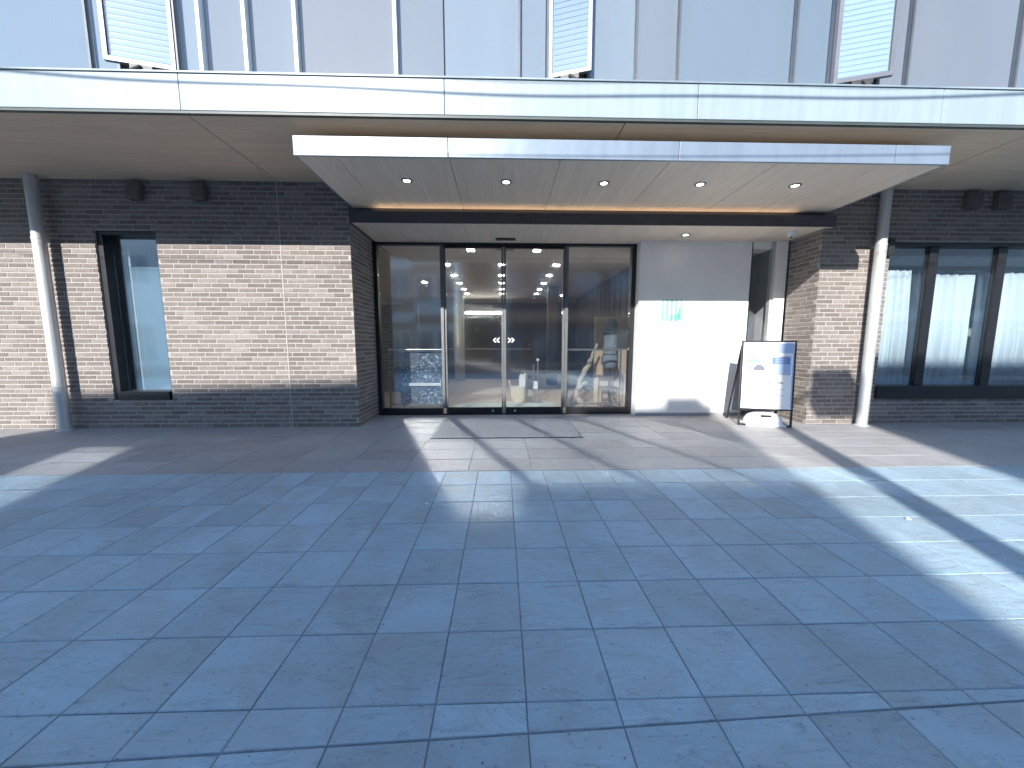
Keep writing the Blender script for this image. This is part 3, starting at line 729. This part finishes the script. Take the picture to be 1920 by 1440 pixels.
# wall sign: pale aqua field with five darker bars
t = thing('wall_sign', (2.81, 5.96, 1.6), 'pale green striped sign on the white wall beside the door', 'sign')
sx0, sx1, sz0, sz1 = 2.650, 2.985, 1.61, 1.95
bx('field', M_AQUA, t, sx0 + 0.01, sx1 - 0.006, 5.9665, 5.9695, sz0, sz1)
for i, (a, wd) in enumerate(((0.0, 0.030), (0.072, 0.034), (0.150, 0.030), (0.222, 0.032), (0.318, 0.022))):
    bx('bar', M_TEAL, t, sx0 + a, sx0 + a + wd, 5.963, 5.9663, sz0 - (0.012 if i < 4 else 0), sz1)
for a, b, c, d in ((0.146, 0.186, 0.0, 0.09), (0.216, 0.262, 0.0, 0.10), (0.285, 0.312, 0.03, 0.2), (0.268, 0.29, 0.02, 0.13)):
    bx('accent', M_GREEN, t, sx0 + a, sx0 + b, 5.960, 5.9628, sz0 + c - 0.01, sz0 + d)
bx('small_mark', M_TEAL, t, 2.775, 2.80, 5.9665, 5.9695, 1.545, 1.562)
# door mat
t = thing('door_mat', (0.06, 5.19, 0), 'grey entrance mat on the paving in front of the sliding doors', 'mat')
bx('mat_pad', M_MAT, t, MATX0 + 0.016, MATX1 - 0.016, MATY0 + 0.016, MATY1 - 0.016, 0.002, 0.009)
for a, b, c, d in ((MATX0, MATX1, MATY0, MATY0 + 0.015), (MATX0, MATX1, MATY1 - 0.015, MATY1), (MATX0, MATX0 + 0.015, MATY0 + 0.0155, MATY1 - 0.0155), (MATX1 - 0.015, MATX1, MATY0 + 0.0155, MATY1 - 0.0155)):
    bx('edge_trim', M_MATTRIM, t, a, b, c, d, 0.002, 0.011)

# ------------------------------------------------------------------ A-frame sign board
t = thing('sign_board', (3.9, 5.2, 0), 'white freestanding sign board with black frame and water weight by the brick pier', 'sign')
bl = Vector((3.575, 5.235, 0)); br = Vector((4.245, 5.035, 0)); u = (br - bl).normalized(); WD = (br - bl).length
nb = Vector((-u.y, u.x, 0)); up = (Z + nb*0.045).normalized()
def sb(name, mat, a, b, c, d, f0, f1):
    return MB().obox(bl + u*a + up*c + nb*f0, u, nb, up, b - a, f1 - f0, d - c).build(name, mat, t)
M_PANEL = plain('board_white', (0.80,0.82,0.84), 0.3, vary=0.02)
for a in (0.0, WD - 0.021): sb('frame_post', M_FRAME, a, a + 0.021, 0.0, 1.27, 0, 0.028)
sb('frame_rail', M_FRAME, 0.0215, WD - 0.0215, 1.25, 1.27, 0, 0.028); sb('frame_rail', M_FRAME, 0.0215, WD - 0.0215, 0.24, 0.262, 0, 0.028)
sb('foot_rail', M_FRAME, 0.0285, WD - 0.0285, 0.004, 0.026, 0, 0.024)
sb('panel', M_PANEL, 0.0215, WD - 0.0215, 0.2625, 1.2495, 0.006, 0.02)
M_INK_G = plain('print_green', (0.24,0.50,0.38), 0.4, vary=0.03); M_INK_B = plain('print_blue', (0.13,0.20,0.40), 0.4, vary=0.06)
M_INK_D = plain('print_grey', (0.16,0.17,0.20), 0.4, vary=0.05); M_INK_AND_SHADE = plain('pale_blue_print_and_shade', (0.36,0.47,0.68), 0.4, vary=0.04)
def ink_or_shade(mat, a, b, c, d, k=0): sb('print', mat, a*WD, b*WD, 0.2625 + c*0.98, 0.2625 + d*0.98, 0.0045 - k*0.0012, 0.0058 - k*0.0012)  # lays the printed marks and also the painted shade
ink_or_shade(M_INK_G, 0.10, 0.36, 0.70, 0.735); ink_or_shade(M_INK_G, 0.13, 0.33, 0.737, 0.765); ink_or_shade(M_INK_D, 0.16, 0.27, 0.775, 0.79)
ink_or_shade(M_INK_AND_SHADE, 0.52, 0.92, 0.53, 0.80); ink_or_shade(M_INK_B, 0.58, 0.89, 0.68, 0.775, 1)
for k in range(3): ink_or_shade(M_INK_AND_SHADE, 0.63, 0.85, 0.693 + k*0.027, 0.703 + k*0.027, 2)
ink_or_shade(M_INK_AND_SHADE, 0.62, 0.96, 0.84, 0.985); ink_or_shade(M_INK_AND_SHADE, 0.945, 0.968, 0.03, 0.838); ink_or_shade(M_INK_AND_SHADE, 0.05, 0.22, 0.16, 0.33)  # blue shade at the board's right side and lower left, painted as flat pieces
for z in (0.605, 0.635, 0.66): ink_or_shade(M_INK_D, 0.14, 0.20, z - 0.018, z)
m = MB(); n = 14; cxk, rk = 0.34*WD, 0.078                    # grey arch
pts = [(cxk + rk*math.cos(math.pi*k/n), 0.2625 + 0.58*0.98 + rk*1.15*math.sin(math.pi*k/n)) for k in range(n+1)]
fr = [tuple(bl + u*a + up*c + nb*0.0045) for a, c in pts]; bk = [tuple(bl + u*a + up*c + nb*0.0058) for a, c in pts]
m.v = fr + bk; m.f = [tuple(range(n+1)), tuple(reversed(range(n+1, 2*n+2)))] + [(k, k+n+1, k+n+2, k+1) for k in range(n)] + [(n, 2*n+1, n+1, 0)]
m.build('print', M_INK_D, t)
ink_or_shade(M_INK_D, 0.05, 0.46, 0.555, 0.561); ink_or_shade(M_INK_D, 0.52, 0.92, 0.522, 0.5285, 1)
rng = random.Random(9); a = 0.17
while a < 0.80:
    wd = rng.uniform(0.012, 0.03); ink_or_shade(M_INK_D, a, a + wd, 0.385, 0.385 + rng.uniform(0.022, 0.036)); a += wd + 0.009
a = 0.15
while a < 0.82:
    wd = rng.uniform(0.02, 0.05); ink_or_shade(M_INK_AND_SHADE, a, a + wd, 0.29, 0.303); ink_or_shade(M_INK_AND_SHADE, a, a + wd*0.8, 0.20, 0.212); a += wd + 0.012
# rear leg panel
ro = bl + nb*0.52 - u*0.02; rv = (bl + up*1.19 + nb*0.03 - ro); rl = rv.length; rv = rv.normalized()
rn = u.cross(rv).normalized()
for a in (0.0, WD - 0.028): MB().obox(ro + u*a, u, rn, rv, 0.028, -0.026, rl).build('rear_post', M_FRAME, t)
MB().obox(ro + u*0.0285 + rv*0.16, u, rn, rv, WD - 0.057, -0.014, rl - 0.17).build('rear_panel', plain('board_back_grey', (0.16,0.17,0.20), 0.5, vary=0.05), t)
# water-filled weight
m = MB(); wc = bl + u*(WD*0.52) + nb*0.13; nu, nv = 28, 10
for i in range(nv+1):
    el = (math.pi/2)*i/nv
    for k in range(nu):
        th = 2*math.pi*k/nu; ca = math.copysign(abs(math.cos(th))**0.75, math.cos(th)); sa = math.copysign(abs(math.sin(th))**0.75, math.sin(th))
        r = math.cos(el)**0.7 if i < nv else 0.02
        q = wc + u*(0.255*r*ca) + nb*(0.15*r*sa) + Z*(0.028 + 0.175*math.sin(el)); m.v.append(tuple(q))
for i in range(nv):
    for k in range(nu): m.f.append((i*nu+k, i*nu+(k+1) % nu, (i+1)*nu+(k+1) % nu, (i+1)*nu+k))
m.f.append(tuple(reversed(range(nu)))); m.f.append(tuple(nv*nu+k for k in range(nu)))
wt = m.build('water_weight', M_WHITE, t, True)
MB().obox(wc + u*-0.07 - nb*0.128 + Z*0.135, u, (nb*0.8 + Z*0.6).normalized(), (Z*0.8 - nb*0.6).normalized(), 0.14, 0.03, 0.018).build('handle_slot', M_BLACK, wt)
MB().lathe([(0.026, 0.0), (0.026, 0.03)], (wc + u*0.17 - nb*0.02 + Z*0.15), 16).build('filler_cap', M_WHITE, wt)
MB().obox(wc - u*0.26 - nb*0.15, u, nb, Z, 0.52, 0.30, 0.028).build('weight_foot', M_WHITE, wt)

# ------------------------------------------------------------------ things inside the lobby
def lobby_lamp(x, y, label, w=0.125):
    tt = thing('ceiling_lamp', (x, y, LZ - 0.01), label, 'lamp', 'square lamps in the lobby ceiling')
    bx('housing', M_BLACK, tt, x - w/2 - 0.012, x + w/2 + 0.012, y - w/2 - 0.012, y + w/2 + 0.012, LZ + 0.002, LZ + 0.0098)
    bx('diffuser', M_LAMP_IN, tt, x - w/2, x + w/2, y - w/2, y + w/2, LZ - 0.002, LZ + 0.0018)
lobby_lamp(-0.55, 6.62, 'bright square lobby lamp nearest the door at top of left sliding door')
lobby_lamp(0.63, 6.62, 'bright square lobby lamp nearest the door at top of right sliding door')
side_names = {-1.15: 'left', 0.0: 'middle', 1.16: 'right'}
row_names = ['first', 'second', 'third', 'fourth', 'fifth']
for j, yy in enumerate((7.80, 8.98, 10.1, 11.2, 12.2)):
    for xx in (-1.15, 0.0, 1.16):
        lobby_lamp(xx, yy, 'square lobby ceiling lamp in %s of three lines, %s back from the front pair' % (side_names[xx], row_names[j]))
lobby_lamp(-2.09, 10.0, 'lone square lobby lamp seen through the left sidelight')
lobby_lamp(2.09, 12.6, 'lone square lobby lamp far back at right edge of right door')
tt = thing('linear_lamp', (-0.65, 13.2, 2.3), 'long white light bar at the far back of the lobby', 'lamp')
bx('tube', M_LAMP_IN, tt, -1.3, -0.02, 13.2, 13.23, 2.31, 2.37); bx('bracket', M_BLACK, tt, -1.32, 0.0, 13.231, 13.28, 2.30, 2.40)
MB().tube([(-1.1, 13.25, 2.4), (-1.1, 13.25, LZ + 0.009)], 0.006, 6).build('rod', M_BLACK, tt); MB().tube([(-0.2, 13.25, 2.4), (-0.2, 13.25, LZ + 0.009)], 0.006, 6).build('rod', M_BLACK, tt)
tt = thing('reception_counter', (-0.7, 12.9, FLZ), 'dark wooden reception counter deep inside the lobby', 'counter')
bx('counter_front', M_LOBBYDARK, tt, -2.2, 1.0, 12.6, 12.65, FLZ, 1.02); bx('counter_top', M_NICHE, tt, -2.25, 1.05, 12.55, 13.1, 1.022, 1.06)
tt = thing('lobby_bench', (0.9, 10.2, FLZ), 'low dark bench behind the right sliding door', 'bench')
bx('seat', M_CUSHION, tt, 0.55, 2.3, 9.9, 10.4, 0.36, 0.46, 0.02)
for xx in (0.62, 2.2):
    for yy in (9.96, 10.3): bx('leg', M_BLACK, tt, xx, xx + 0.04, yy, yy + 0.04, FLZ, 0.359)
# guard rails either side of the sliding doors
def guard(x0, x1, label):
    tt = thing('guard_rail', ((x0+x1)/2, 6.42, FLZ), label, 'railing', 'guard rails beside the sliding doors')
    MB().tube([(x0, 6.42, FLZ), (x0, 6.42, 1.105)], 0.016, 10).build('post', M_STILE, tt, True)
    MB().tube([(x1, 6.42, FLZ), (x1, 6.42, 1.105)], 0.016, 10).build('post', M_STILE, tt, True)
    MB().tube([(x0 - 0.015, 6.42, 1.12), (x1 + 0.015, 6.42, 1.12)], 0.018, 10).build('top_rail', M_CHROME, tt, True)
    MB().tube([(x0 + 0.016, 6.42, 0.14), (x1 - 0.016, 6.42, 0.14)], 0.012, 10).build('lower_rail', M_STILE, tt, True)
guard(-2.0, -1.06, 'metal guard rail behind the left sidelight'); guard(1.18, 2.14, 'metal guard rail behind the right sidelight')
tt = thing('poster_board', (-1.45, 6.52, FLZ), 'dark display board with pale marks and a white shelf behind left sidelight', 'display board')
bx('board', print_material(), tt, -1.84, -1.07, 6.50, 6.53, 0.12, 1.08)
bx('top_trim', M_WHITE, tt, -1.86, -1.05, 6.49, 6.54, 1.081, 1.115); bx('shelf', M_WHITE, tt, -1.80, -1.10, 6.455, 6.499, 0.47, 0.52)
for xx in (-1.80, -1.13): bx('leg', M_BLACK, tt, xx, xx + 0.03, 6.50, 6.53, FLZ, 0.119)
# basket with towels
tt = thing('basket', (0.36, 7.55, FLZ), 'cream woven basket standing on the lobby floor behind right door', 'basket')
m = MB(); seg = 36; prof = [(0.13, 0.0), (0.165, 0.1), (0.19, 0.22), (0.205, 0.32), (0.196, 0.32), (0.18, 0.22), (0.155, 0.1), (0.125, 0.02)]
for r, z in prof:
    for k in range(seg):
        th = 2*math.pi*k/seg; m.v.append((0.36 + r*math.cos(th), 7.55 + 0.75*r*math.sin(th), FLZ + z + (0.05*abs(math.cos(th))**3 if z > 0.3 else 0)))
for i in range(len(prof)-1):
    for k in range(seg): m.f.append((i*seg+k, i*seg+(k+1) % seg, (i+1)*seg+(k+1) % seg, (i+1)*seg+k))
m.f.append(tuple(reversed(range(seg)))); m.f.append(tuple((len(prof)-1)*seg+k for k in range(seg)))
m.build('body', M_BASKET, tt, True)
for s in (-1, 1):
    MB().tube([(0.36 + s*0.20, 7.55 + 0.05*math.cos(a), FLZ + 0.36 + 0.09*math.sin(a)) for a in [math.pi*k/10 for k in range(11)]], 0.014, 8).build('handle', M_BASKET, tt, True)
for xx, zz, nm in ((0.41, 0.40, 'rolled white towel standing left in the cream basket'), (0.50, 0.42, 'rolled white towel standing right in the cream basket')):
    o = MB().tube([(xx, 7.55, zz - 0.24), (xx, 7.55, zz + 0.12), (xx, 7.55, zz + 0.17), (xx, 7.55, zz + 0.19)], [0.05, 0.052, 0.043, 0.012], 16).build('towel', M_TOWEL, None, True)
    tag(o, nm, 'towel', 'towels in the basket')
tt = thing('umbrella_stand', (0.70, 7.36, FLZ), 'slim chrome stand with two uprights beside the cream basket', 'stand')
bx('base_plate', M_CHROME, tt, 0.56, 0.84, 7.22, 7.50, FLZ, 0.024, 0.004)
for xx, hh in ((0.65, 0.80), (0.74, 0.86)):
    MB().tube([(xx, 7.36, 0.0245), (xx, 7.36, hh)], 0.014, 12).build('upright', M_CHROME, tt, True)
MB().lathe([(0.006, 0), (0.026, 0.012), (0.034, 0.034), (0.026, 0.056), (0.006, 0.068)], (0.74, 7.36, 0.861), 16).build('knob', M_WHITE, tt, True)
bx('bag_holder', M_WHITE, tt, 0.655, 0.735, 7.33, 7.345, 0.30, 0.46)
# driftwood, padded stand and chair behind the right sidelight
tt = thing('driftwood', (1.5, 6.9, FLZ), 'pale twisted driftwood standing behind the right sidelight', 'driftwood')
rng = random.Random(31)
def limb(p0, p1, r0, r1, wob, n=9):
    p0, p1 = Vector(p0), Vector(p1); pts = []; rs = []
    for k in range(n+1):
        tq = k/n; p = p0.lerp(p1, tq)
        if 0 < k < n: p += Vector((rng.uniform(-1, 1), rng.uniform(-1, 1), rng.uniform(-0.4, 0.4)))*wob
        pts.append(p); rs.append((r0 + (r1-r0)*tq)*rng.uniform(0.85, 1.2))
    return pts, rs
for nm, args in (('trunk', ((1.33, 6.85, FLZ), (1.72, 6.95, 0.92), 0.065, 0.04, 0.03)), ('limb', ((1.45, 6.88, 0.3), (1.62, 6.80, 0.50), 0.05, 0.03, 0.025)),
                 ('limb', ((1.50, 6.9, 0.45), (1.78, 7.0, 0.30), 0.035, 0.02, 0.02)), ('limb', ((1.72, 6.95, 0.9), (1.86, 7.0, 1.22), 0.035, 0.018, 0.015)), ('root', ((1.55, 6.8, FLZ + 0.03), (1.42, 6.9, 0.3), 0.06, 0.05, 0.02)), ('root', ((1.2, 6.75, FLZ + 0.02), (1.38, 6.86, 0.16), 0.03, 0.05, 0.015))):
    pts, rs = limb(*args); MB().tube(pts, rs, 12).build(nm, M_DRIFT, tt, True)
tt = thing('padded_stand', (2.15, 7.0, FLZ), 'grey padded upright form on a thin pole behind the right sidelight', 'stand')
MB().lathe([(0.02, 0.74), (0.11, 0.76), (0.165, 0.84), (0.165, 0.95), (0.135, 1.02), (0.128, 1.2), (0.125, 1.5), (0.115, 1.66), (0.06, 1.72), (0.02, 1.73)], (2.12, 7.0, 0), 28).build('padding', M_CUSHION, tt, True)
MB().tube([(2.12, 7.0, 0.03), (2.12, 7.0, 0.745)], 0.018, 12).build('pole', M_BLACK, tt, True)
MB().lathe([(0.19, 0), (0.19, 0.015), (0.06, 0.03)], (2.12, 7.0, FLZ), 28).build('base', M_BLACK, tt, True)
for a in (0.9, 1.45): MB().lathe([(0.137, a), (0.14, a + 0.005), (0.14, a + 0.025), (0.137, a + 0.03)], (2.12, 7.0, 0.1 if a < 1 else -0.05), 28).build('strap', M_BLACK, tt)
tt = thing('small_chair', (2.12, 6.72, FLZ), 'small brown wooden chair behind the right sidelight', 'chair')
bx('seat', M_CHAIR, tt, 1.86, 2.18, 6.58, 6.86, 0.37, 0.41, 0.008); bx('backrest', M_CHAIR, tt, 1.87, 2.17, 6.83, 6.85, 0.50, 0.60, 0.006)
for xx in (1.87, 2.145):
    bx('leg', M_CHAIR, tt, xx, xx + 0.025, 6.59, 6.615, FLZ, 0.3695); bx('leg', M_CHAIR, tt, xx, xx + 0.025, 6.862, 6.885, FLZ, 0.62)

# ------------------------------------------------------------------ litter on the paving
def scrap(x, y, s, label):
    rr = random.Random(int(x*100)); bm = bmesh.new(); bmesh.ops.create_icosphere(bm, subdivisions=2, radius=s)
    for q in bm.verts: q.co = Vector((q.co.x*rr.uniform(0.7, 1.3), q.co.y*rr.uniform(0.5, 0.9), q.co.z*rr.uniform(0.3, 0.6)))
    mz = min(q.co.z for q in bm.verts)
    for q in bm.verts: q.co += Vector((x, y, 0.001 - mz))
    tag(MB().add_bm(bm).build('paper_scrap', M_TOWEL), label, 'litter', 'scraps on the paving')
scrap(2.83, 2.30, 0.016, 'tiny white paper scrap on the sunlit paving at right'); scrap(-0.58, 2.64, 0.012, 'tiny pale scrap on the paving before the left sidelight')

# ------------------------------------------------------------------ the other side of the street (behind the camera; it shades the place and shows in the glass)
M_OA = plain('tan_tile_facade', (0.36,0.25,0.18), 0.8, vary=0.12, scale=5); M_OW = plain('pale_render', (0.62,0.63,0.64), 0.8, vary=0.06, scale=1.5)
M_OD = plain('dark_cladding', (0.10,0.08,0.085), 0.7, vary=0.15); M_OG = plain('far_window_glass', (0.10,0.14,0.19), 0.12, metal=0.2, vary=0.3, scale=0.6)
def opposite(name, x0, x1, y0, yaw, H, mats, label, bays, depth=7.5, storeys=3):
    u = Vector((math.cos(yaw), math.sin(yaw), 0)); n = Vector((-u.y, u.x, 0)); o = Vector((x0, y0, -0.15)); L_ = (x1 - x0)/math.cos(yaw)
    tt = thing(name, (x0 + (x1-x0)/2, y0 - depth/2, -0.15), label, 'building')
    body, band, win = mats
    dv = (n + u*0.40)*depth
    MB().obox(o - dv, u, dv.normalized(), Z, L_, dv.length, H + 0.15).build('wall', body, tt)
    sh = H/storeys
    for s in range(storeys):
        MB().obox(o + n*0.002 + Z*(0.15 + s*sh + sh*0.80), u, n, Z, L_, 0.12, sh*0.18).build('band', band, tt)
        bw = L_/bays
        for b in range(bays):
            p = o + u*(b*bw + bw*0.14) + Z*(0.15 + s*sh + (sh*0.26 if s else 0.1)) + n*0.002
            hh = sh*0.46 if s else sh*0.62
            fr = MB(); W_ = bw*0.72
            for a, c, d, e in ((0, 0.06, 0, hh), (W_-0.06, 0.06, 0, hh), (0.061, W_-0.122, 0, 0.06), (0.061, W_-0.122, hh-0.06, 0.06), (W_/2-0.03, 0.06, 0.061, hh-0.122)):
                fr.obox(p + u*a + Z*d, u, n, Z, c, 0.06, e)
            f = fr.build('window', M_FIN if band is M_OW else M_UPFRAME, tt)
            MB().obox(p + u*0.061 + Z*0.061, u, n, Z, W_ - 0.122, 0.02, hh - 0.122).build('pane', win, f)
    return tt
YAW_A = math.atan(0.078)
opposite('tan_building', -12.9, -5.5, -11.0 - 0.078*4.9, YAW_A, 9.70, (M_OA, M_OW, M_OG), 'tan tiled three storey building across the street with pale bands', 4)
opposite('pale_building', -5.49, -2.85, -11.0 + 0.078*2.5, YAW_A, 9.34, (M_OW, M_OA, M_OG), 'narrow pale building across the street with tan bands', 2)
opposite('dark_building', -0.75, 14.0, -11.0, 0.0, 10.07, (M_OD, M_OA, M_OG), 'dark clad building across the street with tan bands', 6)
opposite('grey_building', 14.3, 46.0, -11.5, 0.0, 10.0, (M_NICHE, M_OW, M_OG), 'long grey building at right across the street', 14)
opposite('white_building', -32.0, -14.2, -12.0, 0.0, 11.5, (M_OW, M_OW, M_OG), 'long white building at left across the street', 8)
for xx, ww, hh, lb in ((-3.9, 0.62, 0.42, 'grey rooftop unit on the narrow pale building, nearer its right edge'), (-5.3, 0.8, 0.3, 'grey rooftop unit on the narrow pale building, nearer its left edge')):
    o = MB().box(xx, xx + ww, -11.7, -11.1, 9.342, 9.342 + hh, 0.02).build('rooftop_unit', M_NICHE); tag(o, lb, 'air conditioner', 'rooftop units')
tt = thing('street_pole', (0.24, -5.0, -0.12), 'grey street pole with a box hung on its upper side', 'pole')
MB().tube([(0.24, -5.0, -0.12), (0.24, -5.0, 6.82)], [0.14, 0.11], 20).build('pole', M_KERB, tt, True)
bx('box', M_NICHE, tt, 0.74, 1.34, -5.2, -4.8, 5.86, 6.42, 0.02)
bx('arm', M_UPFRAME, tt, 0.36, 0.73, -5.03, -4.97, 6.1, 6.16)
def tall_pole(x, label):
    tq = thing('utility_pole', (x, 1.0, -0.01), label, 'pole', 'utility poles')
    MB().tube([(x, 1.0, -0.01), (x, 1.0, 8.2)], [0.16, 0.11], 18).build('pole', M_KERB, tq, True)
    bx('crossarm', M_UPFRAME, tq, x - 0.03, x + 0.03, 0.4, 1.6, 6.9, 6.98)
tall_pole(-15.5, 'tall utility pole at left beside the pavement'); tall_pole(15.5, 'tall utility pole at right beside the pavement')
def cable(zmin, xmin, k, y, r, label, wob=0.0):
    pts = [(x, y, zmin + k*(x - xmin)**2 + wob*math.sin(x*1.7)) for x in [-15.5 + 31*i/80 for i in range(81)]]
    tag(MB().tube(pts, r, 8).build('overhead_cable', M_BLACK, None, True), label, 'cable', 'overhead cables')
cable(5.17, -0.4, 0.0042, 1.0, 0.012, 'thick overhead cable strung along the pavement above the fascia', 0.012)
cable(5.265, 0.6, 0.0038, 1.05, 0.005, 'thin overhead cable just above the thick one', 0.02)
cable(4.69, -1.5, 0.0030, 1.0, 0.006, 'lowest overhead cable along the pavement')
